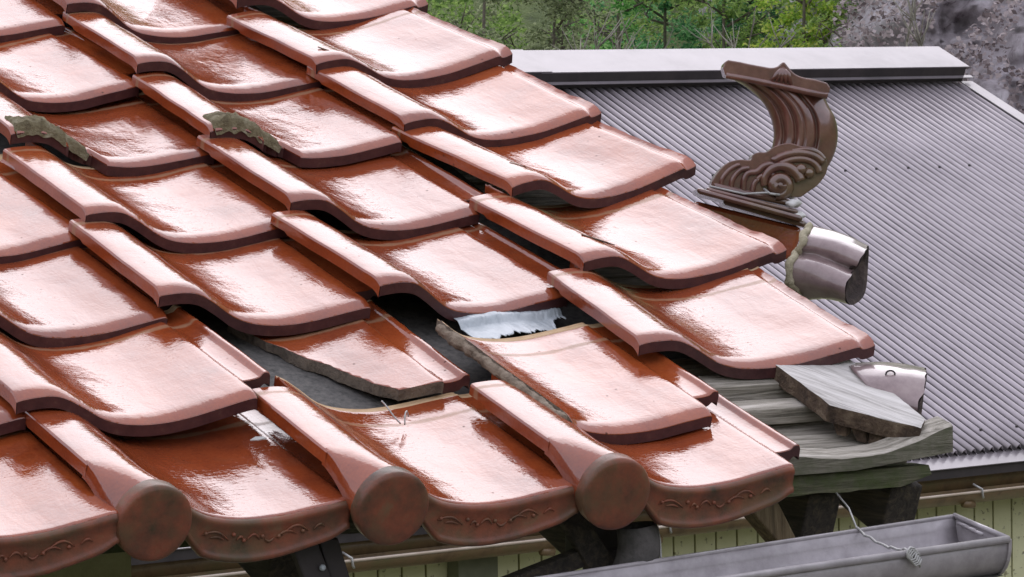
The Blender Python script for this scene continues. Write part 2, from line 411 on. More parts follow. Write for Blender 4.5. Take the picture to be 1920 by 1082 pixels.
M_dark = simple('dark fascia', (.03, .025, .027), (.06, .05, .05), 12, .6, .3, .001)
PITCH, AMP = .0372, .0118
nx = 8
xs = [-6.6 + i*PITCH/nx for i in range(int(6.57/(PITCH/nx)))]
rows = [-.02, .6, 1.2, 1.8, 2.4, 2.565]
vs = [sh(x, d, AMP*math.cos(2*math.pi*x/PITCH) + .004*noise.noise(Vector((x*.8, d*1.1, 0)))) for d in rows for x in xs]
L = len(xs)
fs = [(j*L+i, (j+1)*L+i, (j+1)*L+i+1, j*L+i+1) for j in range(len(rows)-1) for i in range(L-1)]
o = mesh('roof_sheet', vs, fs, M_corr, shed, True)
so_ = o.modifiers.new('t', 'SOLIDIFY'); so_.thickness = .0015
bm = bmesh.new(); box(bm, sh(-6.6, .02, -.03), SE*6.57, SD*2.5, SN*.012); frombm('roof_deck', bm, M_dark, shed)
# far slope
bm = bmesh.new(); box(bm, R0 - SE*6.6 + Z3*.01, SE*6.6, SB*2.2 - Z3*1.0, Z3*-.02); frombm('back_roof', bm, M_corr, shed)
# ridge cap: sloping sheet, dark lip, pale foot
# profile in (d along slope, n): seam pieces
capP = [(-.115, .045), (.075, .042), (.077, .020)]
for x0, x1, lift in ((-6.7, -1.985, .003), (-2.03, -.0, 0)):
    bm = bmesh.new()
    box(bm, sh(x0, -.145, .070+lift), SE*(x1-x0), SD*.185, SN*.004)
    frombm('ridge_cap', bm, M_cap, shed)
bm = bmesh.new(); box(bm, sh(-6.7, .036, .012), SE*6.685, SD*.003, SN*.060); frombm('ridge_board', bm, M_dark, shed)
bm = bmesh.new(); box(bm, sh(-6.6, .036, .034), SE*6.62, SD*.022, SN*.003); frombm('ridge_flashing', bm, M_cap, shed)
bm = bmesh.new(); box(bm, sh(-6.7, -.146, .066), SE*6.71, -SD*.003 - SN*.02, SN*-.02 + SB*.12); frombm('ridge_back', bm, M_dark, shed)
# right hand verge flashing
bm = bmesh.new(); box(bm, sh(-.036, .05, .014), SE*.062, SD*2.53, SN*.004); box(bm, sh(.022, .06, -.05), SE*.004, SD*2.52, SN*.062); frombm('verge_flashing', bm, M_cap, shed)
# nails
bm = bmesh.new()
for d_, x0 in ((.74, -.9), (2.47, -4.9)):
    for k in range(40):
        x = round((-6.4 + k*.149)/PITCH)*PITCH
        c = sh(x, d_ + .004*math.sin(k*9), AMP + .001)
        bmesh.ops.create_icosphere(bm, subdivisions=1, radius=.006, matrix=Matrix.Translation(c))
tag(frombm('roof_nails', bm, M_dark, shed), kind='stuff')
# eave trim: pale flashing then dark board
EV = R0 + SD*2.55
bm = bmesh.new(); box(bm, EV - SE*6.6 - SN*.012 - SB*.0, SE*6.75, SD*.075, SN*.003); frombm('eave_flashing', bm, M_cap, shed)
bm = bmesh.new(); box(bm, EV - SE*6.6 - SN*.014 + SD*.066, SE*6.75, Z3*-.03, SB*.02); frombm('eave_board', bm, M_dark, shed)
# walls
def boards():
    s = NT('yellow green boards'); c = s.coord()
    b = s.ramp(s.noise(c, 5, 6, .7), (.3, (.64, .65, .38)), (.7, (.78, .78, .50)))
    sp = s.ramp(s.noise(c, 55, 3), (.62, 0), (.7, 1)); b = s.mix(s.math('MULTIPLY', sp, .7), b, (.12, .10, .05))
    return s.set(Base_Color=b, Roughness=.75, Normal=s.bump(s.noise(c, 90, 3), .3, .001))
M_boards = boards()
M_groove = simple('board joint', (.10, .09, .045), (.16, .15, .07), 20, .9, .3, .001)
WF = EV + SB*.10 - Z3*.03
bm = bmesh.new()
x = -6.5
while x < .1:
    box(bm, WF + SE*(x+.004), SE*.070, Z3*-2.3, SB*.012); x += .0775
frombm('wall_board', bm, M_boards, shed)
bm = bmesh.new(); box(bm, WF - SE*6.5 + SB*.006, SE*6.6, Z3*-2.3, SB*.02); frombm('wall_back', bm, M_groove, shed)
bm = bmesh.new(); box(bm, WF - SE*4.03 - SB*.055, SE*.13, Z3*-2.3, SB*.05); frombm('wall_post', bm, simple('grey green post', (.13, .14, .09), (.2, .21, .14), 10, .8), shed)
bm = bmesh.new(); prism(bm, [WF + SE*.1 + Z3*.0, WF + SE*.1 - Z3*2.3, WF + SE*.1 - Z3*2.3 + SB*4.2, WF + SE*.1 + SB*4.2, WF+SE*.1 + SB*2.1 + Z3*.97], SE*.02); frombm('gable_wall', bm, M_boards, shed)
for x in (-2.28, -4.4):
    bm = bmesh.new(); tube(bm, [EV + SE*x - Z3*.03 + SB*.02, EV + SE*(x+.05) - Z3*.12], .006, 6); frombm('gutter_bracket', bm, M_dark, shed)
# shed gutter
sg = empty('shed_gutter', (0, 0, 0), 'long brown half round gutter with a pale lip hung along the shed wall', 'gutter')
G0 = R0 - SB*2.399; GZ = -1.19
bm = bmesh.new(); ring = []
N = 10
for x in (-6.5, .2):
    ring.append([bm.verts.new(G0 + SE*x + Z3*(GZ - .038*math.sin(math.pi*k/N)) + SB*(.038*(1-math.cos(math.pi*k/N)) if k else 0)) for k in range(N+1)])
for k in range(N): bm.faces.new((ring[0][k], ring[1][k], ring[1][k+1], ring[0][k+1]))
box(bm, G0 + SE*-6.5 + SB*.076 + Z3*(GZ-.002), SE*6.7, Z3*.045, SB*.004)
o = frombm('trough', bm, M_rust, sg, True); o.modifiers.new('t', 'SOLIDIFY').thickness = .002
bm = bmesh.new(); tube(bm, [G0 + SE*-6.5 + Z3*GZ, G0 + SE*-3.3 + Z3*(GZ-.002), G0 + SE*.2 + Z3*GZ], .0042, 8); frombm('lip', bm, M_rail, sg, True)
for x in (-4.48, -3.80, -3.43, -2.25):
    bm = bmesh.new()
    tube(bm, [G0 + SE*x + Z3*(GZ+.02) + SB*.02, G0 + SE*(x+.012) + Z3*(GZ+.006) - SB*.006, G0 + SE*(x+.016) + Z3*(GZ-.014) - SB*.004, G0 + SE*(x+.022) + Z3*(GZ-.02)], .0035, 6)
    frombm('wire_tie', bm, M_wire, sg, True)
    bm = bmesh.new(); tube(bm, [G0 + SE*(x-.04) + Z3*(GZ-.034) + SB*.02, G0 + SE*x + Z3*(GZ-.04) + SB*.02], .012, 8); frombm('joint', bm, M_rust, sg, True)

# ------------------------------------------------------------------ the house under the tiles
house = empty('old_house', (0, 0, -3.4), 'old house whose tiled eave is falling apart, felt and bare wood showing through', 'house')
HV = Vector((0, 0, 3.4))
def hp(v): return Vector(v) + HV
bm = bmesh.new()
nxs, nys = 90, 90
grid = [[bm.verts.new(hp(rf(-1.2 + 2.10*i/nxs, .12 + 2.6*j/nys, -.062 + .0035*noise.noise(Vector((i*.25, j*.3, 0))) + .0015*noise.noise(Vector((i*.9, j*.9, 3)))))) for i in range(nxs+1)] for j in range(nys+1)]
for j in range(nys):
    for i in range(nxs): bm.faces.new((grid[j][i], grid[j][i+1], grid[j+1][i+1], grid[j+1][i]))
frombm('roofing_felt', bm, M_felt, house, True)
# sheathing boards, laid along the eave
def plankgeo(bm, x0, x1, y0, y1, z0, z1, amp=.0015, n=60, seed=0):
    """long board in roof coords with slightly wavy faces and ends"""
    top = []
    for i in range(n+1):
        x = x0 + (x1-x0)*i/n
        j0 = amp*noise.noise(Vector((x*9, seed, 0))); j1 = amp*noise.noise(Vector((x*9, seed, 5)))
        top.append([bm.verts.new(hp(rf(x, y0+j0, z0+j1))), bm.verts.new(hp(rf(x, y1+j1, z0))), bm.verts.new(hp(rf(x, y1+j1, z1+j0))), bm.verts.new(hp(rf(x, y0+j0, z1+j1)))])
    for a, b in zip(top, top[1:]):
        for k in range(4): bm.faces.new((a[k], b[k], b[(k+1) % 4], a[(k+1) % 4]))
    bm.faces.new(top[0][::-1]); bm.faces.new(top[-1])
yy = .128
for k in range(46):
    wdt = .0505; bm = bmesh.new(); plankgeo(bm, -1.2, 1.035 + .01*math.sin(k*3), yy, yy+wdt-.0035, -.084, -.066 + .0022*math.sin(k*4.1) if k else -.060, amp=.0022, seed=k)
    frombm('sheathing_board', bm, M_wood, house); yy += wdt
for (x0, x1, y0, y1, z0, z1) in ((.845, .975, .206, .232, -.060, -.040), (.845, .965, .258, .290, -.060, -.035), (.845, .99, .32, .35, -.060, -.042)):
    bm = bmesh.new(); plankgeo(bm, x0, x1, y0, y1, z0, z1, seed=x0*7); bevel(frombm('batten', bm, M_wood, house), .0015)
# fascia with its scalloped upper board
def fprof(x):
    u = (x - .928)/.265; u -= math.floor(u + .5)
    return -.0075 + .017*(abs(u)/.5)**1.9 + max(0, x-.97)*.12
bm = bmesh.new(); n = 240; rowv = []
for i in range(n+1):
    x = -1.2 + 2.262*i/n; z = fprof(x) + .0012*noise.noise(Vector((x*40, 0, 0)))
    b = -.0245 + (max(0, x-.93))*.09
    y0 = .098 + .0012*noise.noise(Vector((x*25, 3, 0)))
    rowv.append([bm.verts.new(hp((x, y0, b))), bm.verts.new(hp((x, y0, z-.003))), bm.verts.new(hp((x, y0+.004, z))), bm.verts.new(hp((x, y0+.028, z+.006))), bm.verts.new(hp((x, y0+.032, b)))])
for a, b in zip(rowv, rowv[1:]):
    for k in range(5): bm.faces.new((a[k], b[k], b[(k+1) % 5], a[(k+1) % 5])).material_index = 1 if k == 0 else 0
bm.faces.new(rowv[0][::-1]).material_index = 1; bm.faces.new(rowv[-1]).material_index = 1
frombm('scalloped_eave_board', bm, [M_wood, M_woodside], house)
bm = bmesh.new(); n = 160; rowv = []
for i in range(n+1):
    x = -1.2 + 2.236*i/n; j = .0016*noise.noise(Vector((x*30, 7, 0)))
    e_ = max(0, x-1.0)*.3
    rowv.append([bm.verts.new(hp((x, .104+j, -.0475+j*1.5+e_))), bm.verts.new(hp((x, .103+j, -.036))), bm.verts.new(hp((x, .108+j, -.0262))), bm.verts.new(hp((x, .14, -.0262))), bm.verts.new(hp((x, .14, -.0475)))])
for a, b in zip(rowv, rowv[1:]):
    for k in range(5): bm.faces.new((a[k], b[k], b[(k+1) % 5], a[(k+1) % 5]))
bm.faces.new(rowv[0][::-1]); bm.faces.new(rowv[-1])
frombm('mossy_eave_board', bm, M_woodgreen, house)
# rafters
for x in (-1.0, -.64, -.28, .235, .60, .89, 1.0):
    bm = bmesh.new(); box(bm, hp((x, .13, -.052)), (.045, 0, 0), UY*2.4, NZ*-.062)
    bevel(frombm('rafter', bm, M_rafter, house), .003)
bm = bmesh.new(); prism(bm, [hp((.79, .118, -.046)), hp((.836, .118, -.046)), hp((.873, .118, -.112)), hp((.852, .118, -.112))], (0, .03, 0)); bevel(frombm('brown_strut', bm, M_strut, house), .002)
# walls and soffit of the house, under the eave
bm = bmesh.new(); box(bm, hp((-2.2, .35, -3.4)), (2.376, 0, 0), (0, .12, 0), (0, 0, 3.32)); frombm('wall', bm, M_plaster, house)
bm = bmesh.new(); box(bm, hp((.056, .47, -3.4)), (.12, 0, 0), (0, 2.6, 0), (0, 0, 3.32)); frombm('side_wall', bm, M_plaster, house)

# pieces hanging under the eave tiles
def thing_mesh(name, bm, mat, label, cat, group=None, smooth=False, bev=0):
    o = frombm(name, bm, mat, None, smooth)
    if bev: bevel(o, bev)
    return tag(o, label, cat, group)
# dark bracket and its downpipe elbow
br = empty('gutter_bracket', (.57, .06, -.06), 'dark wooden gutter bracket under the rightmost round eave disc', 'bracket')
bm = bmesh.new(); prism(bm, [Vector(p)-br.location for p in ((.535, .08, -.036), (.565, .08, -.036), (.628, .08, -.125), (.590, .08, -.125))], (0, .012, 0)); bevel(frombm('arm', bm, M_rafter, br), .0015)
bm = bmesh.new(); prism(bm, [Vector(p)-br.location for p in ((.46, .085, -.112), (.575, .085, -.082), (.585, .085, -.098), (.47, .085, -.128))], (0, .02, 0))
bevel(frombm('brace', bm, M_rafter, br), .0015)
bm = bmesh.new(); box(bm, (.0, .03, -.03), (.055, 0, .0), (0, .03, 0), (0, 0, .06)); bevel(frombm('block', bm, M_dark, br), .003)
bm = bmesh.new(); box(bm, (.018, .026, -.065), (.05, 0, 0), (0, .03, 0), (0, 0, .04)); bevel(frombm('block', bm, M_dark, br), .003)
el_ = empty('downpipe_elbow', (.604, .05, -.085), 'dark grey curved downpipe elbow hanging below the rightmost round eave disc', 'pipe')
bm = bmesh.new(); tube(bm, spline([(.012, .0, .028), (.014, 0, .0), (.0, 0, -.03), (-.02, .0, -.06)], 5), [.0215, .0215, .022, .0225, .0225, .0225, .0225, .022, .022, .021, .021, .0205, .020, .02, .02, .02], 20, False)
o = frombm('pipe', bm, M_gutdark, el_, True); o.modifiers.new('t', 'SOLIDIFY').thickness = .003
bm = bmesh.new(); tube(bm, [(.0335, -.006, .026), (.0355, -.008, .01), (.034, -.012, -.01), (.024, -.014, -.030), (.01, -.016, -.043)], .0014, 6); frombm('seam', bm, M_wire, el_, True)
br2 = empty('gutter_bracket', (.25, .08, -.06), 'dark bracket with a bright bolt under the middle round eave disc', 'bracket')
bm = bmesh.new(); box(bm, (-.022, 0, .012), (.03, 0, .0), (0, .012, 0), (.028, 0, -.07)); bevel(frombm('arm', bm, M_dark, br2), .002)
bm = bmesh.new(); box(bm, (.012, .004, .012), (.022, 0, 0), (0, .012, 0), (.022, 0, -.07)); bevel(frombm('arm', bm, M_dark, br2), .002)
bm = bmesh.new(); bmesh.ops.create_uvsphere(bm, u_segments=10, v_segments=8, radius=.0035, matrix=Matrix.Translation((.012, -.003, -.016))); frombm('bolt', bm, M_tin, br2, True)

# ------------------------------------------------------------------ near grey gutter
gt = empty('eave_gutter', (.6, -.02, -.13), 'grey half round gutter with a wire tie, hanging below the broken eave corner', 'gutter')
GB0, GB1 = Vector((-.2, .03, -.134)), Vector((1.012, .03, -.0745))
GF0, GF1 = Vector((-.2, -.07, -.135)), Vector((1.008, -.07, -.0895))
def gsec(t, thick=0):
    b, f = GB0.lerp(GB1, t), GF0.lerp(GF1, t); c = (b+f)/2; r = (b-f)/2; dn = Vector((0, 0, -1))
    return [c + r*math.cos(math.pi*k/16)*(1+thick) + dn*(.052+thick*.05)*math.sin(math.pi*k/16)**.85 for k in range(17)]
bm = bmesh.new(); rs = []
for i in range(41): rs.append([bm.verts.new(p - gt.location) for p in gsec(i/40)])
for a, b in zip(rs, rs[1:]):
    for k in range(16): bm.faces.new((a[k], b[k], b[k+1], a[k+1]))
o = frombm('trough', bm, M_gutter, gt, True); sm = o.modifiers.new('t', 'SOLIDIFY'); sm.thickness = .0022
bm = bmesh.new(); tube(bm, [GF0-gt.location, GF1-gt.location], .0042, 10); tube(bm, [GB0-gt.location, GB1-gt.location], .0028, 8); frombm('rim', bm, M_gutter, gt, True)
bm = bmesh.new(); sec = [p - gt.location for p in gsec(1.0, .03)]; prism(bm, sec, (.004, 0, 0)); frombm('end_cap', bm, M_gutter, gt)
bm = bmesh.new(); e = gsec(1.0); tube(bm, [e[0]-gt.location + Vector((0, 0, .001)), e[16]-gt.location + Vector((0, 0, .001))], .003, 8); 
for q in range(3): tube(bm, [GB1 + Vector((-.004-.004*q, -.012-.018*q, -.006-.002*q)) - gt.location, GB1 + Vector((-.006-.004*q, -.032-.018*q, -.008-.002*q)) - gt.location], .002, 6)
frombm('end_rim', bm, M_gutter, gt, True)
# silt lying in the trough
bm = bmesh.new(); rs = []
for i in range(61):
    t = i/60; s_ = gsec(t); lv = -.034
    b = s_[3]; f = s_[13]
    row = []
    for k in range(9):
        p = b.lerp(f, k/8); p = Vector((p.x, p.y, min(b.z, f.z) + .002 + .003*noise.noise(Vector((i*.35, k*.6, 2))))); row.append(bm.verts.new(p-gt.location - Vector((0, 0, .012))))
    rs.append(row)
for a, b in zip(rs, rs[1:]):
    for k in range(8): bm.faces.new((a[k], b[k], b[k+1], a[k+1]))
frombm('silt_shade', bm, M_gutdark, gt, True)
bm = bmesh.new()
P0 = GB0.lerp(GB1, .893) + Vector((0, 0, .002)); P1 = GF0.lerp(GF1, .893) + Vector((0, 0, .003))
tube(bm, [Vector((.905, .10, -.048))-gt.location, Vector((.893, .06, -.060))-gt.location, P0-gt.location], .0011, 6)
pts = [P0.lerp(P1, i/12) + Vector((.0018*math.sin(i*2.1), 0, .0015*math.cos(i*2.3) - .006*math.sin(math.pi*i/12))) - gt.location for i in range(13)]
tube(bm, pts, .0016, 6)
for q in range(4):
    c = P1 - gt.location + Vector((.002*q-.002, -.002, -.002*q))
    tube(bm, [c + Vector((.006*math.cos(k*.9), -.002-.001*k*.3, .007*math.sin(k*.9)-.003)) for k in range(8)], .0013, 6)
tube(bm, [P1-gt.location + Vector((.004, -.004, -.004)), P1-gt.location + Vector((.009, -.006, -.018))], .0014, 6)
frombm('wire_tie', bm, M_wire, gt, True)

# ------------------------------------------------------------------ pantiles
CP = [(0, .0155), (.0007, .0165), (.004, .0174), (.016, .0188), (.028, .0194), (.038, .0190), (.0465, .0172), (.0535, .0142), (.0606, .0102), (.072, .0030), (.0884, -.0082), (.101, -.0145),
      (.1144, -.0186), (.134, -.0213), (.155, -.0219), (.175, -.0208), (.1946, -.0185), (.225, -.0125), (.248, -.0076), (.258, -.0055), (.2635, -.0052), (.2665, -.0075), (.272, -.0080), (.282, -.0068), (.2885, -.0050),
      (.2905, -.0030), (.2925, -.0010), (.2965, -.0008), (.2990, -.0022), (.300, -.0050)]
def interp(x):
    for i in range(len(CP)-1):
        if x <= CP[i+1][0]:
            x0, z0 = CP[i]; x1, z1 = CP[i+1]; t = (x-x0)/(x1-x0)
            def sl(j):
                if j <= 0 or j >= len(CP)-1: j = min(max(j, 1), len(CP)-2)
                return (CP[j+1][1]-CP[j-1][1])/(CP[j+1][0]-CP[j-1][0])
            d = x1-x0; m0, m1 = sl(i)*d, sl(i+1)*d
            if i < 2: m0 = m1 = z1-z0
            return z0*(2*t**3-3*t*t+1) + m0*(t**3-2*t*t+t) + z1*(-2*t**3+3*t*t) + m1*(t**3-t*t)
    return CP[-1][1]
THK = .0135
XN = sorted(set([0, .0004, .0007, .0012, .003, .006, .011] + [round(.016+.005*i, 4) for i in range(50)] + [.2635, .265, .2665, .269, .272, .277, .282, .2865, .2885, .290, .2915, .293, .295, .297, .2985, .2994, .300]))
VN = [0, .0005, .0015, .003, .005, .0075, .0105, .014, .018, .024, .030, .037, .044, .0445] + [.050+.0065*i for i in range(34)]
VN = [v for v in VN if v < .2665] + [.2665, .269, .2715, .2735, .276, .278]
def tile_mesh(kind='normal', seed=0):
    """kinds: normal, verge (wide, chipped right side), chipped (front lip gone on the S-curve), eave (square front), piece_a/piece_b (broken)"""
    wide = 1.0
    xs = list(XN); vs_ = list(VN)
    if kind == 'verge': xs = [x for x in xs if x <= .2845]
    nx_, nv = len(xs), len(vs_)
    def lipz(v):
        if kind == 'eave': return -.0012*max(0, 1-v/.003)**2
        u = max(0, 1-v/.021); return -.0058*u**2.4
    def front(x):
        f = 0
        if kind == 'chipped':
            if .074 < x < .126: f = .040*min(1, (x-.074)/.016) + .002*math.sin(x*500)
        return f
    def top(i, j):
        x, v = xs[i], vs_[j]
        z = interp(x) + lipz(v)
        z += .0009*noise.noise(Vector((x*16+seed*5, v*14, seed))) + .00025*noise.noise(Vector((x*60, v*55, seed+9)))
        if v > .266: z += .0012*math.sin((v-.266)/.012*math.pi*2)
        X = x + .0010*noise.noise(Vector((3*x, v*20, seed+2)))
        V = front(x) + v*(1 - front(x)/.278) + .0009*noise.noise(Vector((x*22, seed, 4)))*(1 if v < .01 else 0)
        if kind == 'verge':
            # worn, stepped right edge
            e = max(0, (x-.262)/.0225)
            X += e*(-.006*(1/(1+math.exp(-(v-.055)*400))) + .0022*noise.noise(Vector((v*70, seed*3, 0))) + .001*noise.noise(Vector((v*230, seed, 1))))
            z += e*e*.0035
            X *= 1.08
        return Vector((X, V, z))
    def keep(i, j):
        xc = (xs[i]+xs[i+1])/2; vc = (vs_[j]+vs_[j+1])/2
        if kind != 'verge' and xc > .2645 and vc < .0443: return False
        if xc < .046 and vc > .2405: return False
        if kind == 'eave' and xc < .071 and vc < .055: return False
        return True
    T = {}
    V, F, MI, SM = [], [], [], []
    def addv(p): V.append(p); return len(V)-1
    for j in range(nv):
        for i in range(nx_):
            p = top(i, j); T[i, j] = (addv(p), addv(p - Vector((0, 0, THK*(.8 if vs_[j] > .2 else 1)))))
    cells = {(i, j) for i in range(nx_-1) for j in range(nv-1) if keep(i, j)}
    for (i, j) in cells:
        a, b, c, d = (i, j), (i+1, j), (i+1, j+1), (i, j+1)
        F.append((T[a][0], T[b][0], T[c][0], T[d][0])); MI.append(2 if vs_[j] > .2650 else 0); SM.append(True)
        F.append((T[d][1], T[c][1], T[b][1], T[a][1])); MI.append(1); SM.append(True)
        for nb, p, q, side in (((i, j-1), a, b, 'F'), ((i+1, j), b, c, 'R'), ((i, j+1), c, d, 'B'), ((i-1, j), d, a, 'L')):
            if nb in cells: continue
            pt, qt, pb, qb = V[T[p][0]], V[T[q][0]], V[T[p][1]], V[T[q][1]]
            mi = {'F': 1, 'R': 0, 'B': 2, 'L': 0}[side]
            if side == 'R' and xs[i] < .27: mi = 1
            # tiny chamfer, then the side face
            nrm = {'F': Vector((0, -1, 0)), 'R': Vector((1, 0, 0)), 'B': Vector((0, 1, 0)), 'L': Vector((-1, 0, 0))}[side]*.0006
            k = [addv(pt), addv(qt), addv(qt + nrm - Vector((0, 0, .0012))), addv(pt + nrm - Vector((0, 0, .0012)))]
            F.append((k[1], k[0], k[3], k[2])); MI.append(0 if side != 'B' else 2); SM.append(True)
            k2 = [addv(V[k[3]]), addv(V[k[2]]), addv(qb + nrm), addv(pb + nrm)]
            F.append((k2[1], k2[0], k2[3], k2[2])); MI.append(mi); SM.append(False)
            F.append((addv(pb + nrm), addv(qb + nrm), T[q][1], T[p][1])); MI.append(1); SM.append(False)
    used = sorted({q for f in F for q in f}); mp = {q: n_ for n_, q in enumerate(used)}
    me = bpy.data.meshes.new('tile_body')
    me.from_pydata([V[q] for q in used], [], [tuple(mp[q] for q in f) for f in F])
    for x in (M_glaze, M_edge, M_clay, M_break): me.materials.append(x)
    me.polygons.foreach_set('material_index', MI); me.polygons.foreach_set('use_smooth', SM)
    if kind in ('piece_a', 'piece_b'):
        bm = bmesh.new(); bm.from_mesh(me)
        bmesh.ops.remove_doubles(bm, verts=bm.verts, dist=.00002)
        if kind == 'piece_a': p0, p1 = Vector((.139, .232, 0)), Vector((.214, .045, 0))
        else: p0, p1 = Vector((.072, .25, 0)), Vector((.089, -.01, 0))
        d = (p1-p0).normalized(); nrm = Vector((-d.y, d.x, 0))
        if nrm.x < 0: nrm = -nrm
        # bend space so that the straight cut comes out jagged
        def jag(co): return .0035*noise.noise(Vector((co.y*45, 1.5, seed))) + .0016*noise.noise(Vector((co.y*160, 2.5, seed))) + (.004*noise.noise(Vector((co.y*45, co.z*60, 8))))
        for v in bm.verts: v.co -= nrm*jag(v.co)
        r_ = bmesh.ops.bisect_plane(bm, geom=bm.verts[:]+bm.edges[:]+bm.faces[:], plane_co=p0, plane_no=nrm, clear_inner=True)
        ce = [g for g in r_['geom_cut'] if isinstance(g, bmesh.types.BMEdge)]
        fr = bmesh.ops.triangle_fill(bm, edges=ce, use_beauty=True)
        for g in fr['geom']:
            if isinstance(g, bmesh.types.BMFace): g.material_index = 3; g.smooth = False
        if kind == 'piece_a':
            q0, q1 = Vector((.214, .046, 0)), Vector((.30, .036, 0)); d = (q1-q0).normalized(); n2 = Vector((-d.y, d.x, 0))
            r_ = bmesh.ops.bisect_plane(bm, geom=bm.verts[:]+bm.edges[:]+bm.faces[:], plane_co=q0, plane_no=n2, clear_inner=True)
            ce = [g for g in r_['geom_cut'] if isinstance(g, bmesh.types.BMEdge)]
            fr = bmesh.ops.triangle_fill(bm, edges=ce, use_beauty=True)
            for g in fr['geom']:
                if isinstance(g, bmesh.types.BMFace): g.material_index = 3; g.smooth = False
        for v in bm.verts: v.co += nrm*jag(v.co)
        bm.to_mesh(me); bm.free()
    me.update(); return me

POSE = {
(0, -1): (-0.2435, 0.0283, 0.0001, -0.0900, 0.0139, 0.0017),
(0, 0): (0.0132, 0.0380, -0.0006, -0.0972, 0.0532, 0.0029),
(0, 1): (0.2665, 0.0261, 0.0004, -0.0933, 0.0346, -0.0209),
(0, 2): (0.5176, 0.0141, 0.0014, -0.1120, -0.0099, -0.0406),
(1, -1): (-0.2531, 0.2446, 0.0001, -0.0740, -0.0031, -0.0009),
(1, 0): (-0.0020, 0.2387, -0.0003, -0.1120, -0.0433, -0.0063),
(1, 1): (0.2550, 0.2490, -0.0179, -0.0506, -0.0017, 0.0211),
(1, 2): (0.4978, 0.1374, 0.0128, -0.0744, 0.0267, -0.0073),
(1, 3): (0.7564, 0.2842, 0.0006, -0.0946, -0.0451, -0.0711),
(2, 0): (0.0048, 0.4638, -0.0002, -0.0741, 0.0177, 0.0426),
(2, 1): (0.2567, 0.4740, -0.0005, -0.0739, 0.0254, 0.0223),
(2, 2): (0.5261, 0.4736, -0.0004, -0.0724, 0.0459, 0.0858),
(2, 3): (0.8131, 0.5089, 0.0011, -0.0964, -0.0389, 0.0980),
(3, 0): (0.0043, 0.6772, -0.0005, -0.0742, 0.0173, 0.0790),
(3, 1): (0.2644, 0.6993, -0.0000, -0.0894, 0.0092, 0.0188),
(3, 2): (0.5313, 0.7167, -0.0002, -0.0728, 0.0271, 0.0474),
(3, 3): (0.8431, 0.7385, 0.0005, -0.0819, -0.0581, 0.1924),
(4, 1): (0.2712, 0.9460, 0.0002, -0.1120, 0.0224, -0.0364),
(4, 2): (0.5284, 0.9396, 0.0005, -0.0966, -0.0114, -0.0068),
(4, 3): (0.8034, 0.9517, 0.0003, -0.0747, -0.0610, 0.0878),
(5, 1): (0.2720, 1.1384, -0.0007, -0.0835, 0.0203, 0.1126),
(5, 2): (0.5322, 1.1722, 0.0007, -0.0964, 0.0232, 0.0066),
(5, 3): (0.7827, 1.1638, 0.0001, -0.1120, -0.0767, 0.0777),
(6, 1): (0.2622, 1.3977, -0.0002, -0.0741, 0.0259, -0.0102),
(6, 2): (0.5283, 1.3975, -0.0002, -0.0746, 0.0532, -0.0002),
(6, 3): (0.7840, 1.4137, -0.0001, -0.0731, -0.0186, 0.0581),
}
def put(o, pose):
    x, y, z, rx, ry, rz = pose
    M = Matrix.Rotation(rz, 3, 'Z') @ Matrix.Rotation(ry, 3, 'Y') @ Matrix.Rotation(rx, 3, 'X')
    Mw = (ROOF @ M).to_4x4(); Mw.translation = rf(x, y, z)
    o.matrix_world = Mw
ORD = ['eave', 'second', 'third', 'fourth', 'fifth', 'sixth', 'seventh', 'eighth']
COLS = {3: 'at the right-hand roof edge', 2: 'second in from the right-hand roof edge', 1: 'third in from the right-hand roof edge', 0: 'fourth in from the right-hand roof edge', -1: 'fifth in from the right-hand roof edge'}
GRP = 'glazed red-brown pantiles laid in courses on the roof'
meshes = {'normal': [tile_mesh('normal', s) for s in range(4)], 'verge': [tile_mesh('verge', s) for s in (11, 12)], 'chipped': [tile_mesh('chipped', s) for s in (21, 22)]}
random.seed(5)
SPECIAL = {
 (1, 0): 'whole red-brown tile with a notched right corner, left of the felt gap',
 (1, 3): 'lowest edge tile, jutting over bare boards and a loose plank',
 (2, 1): 'red-brown tile overhanging the dark felt and the slanting broken piece',
 (2, 2): 'red-brown tile overhanging the torn sheet metal and dark gap',
 (2, 3): 'lifted edge tile, third course up, beside the two-lobed ridge end',
 (3, 3): 'slewed edge tile with its roll over a black gap, fourth course up',
 (4, 1): 'red-brown tile with mossy mortar and a chipped lip, left one of the two such tiles',
 (4, 2): 'red-brown tile with mossy mortar and a chipped lip, right one of the two such tiles',
}
lichen_jobs = []
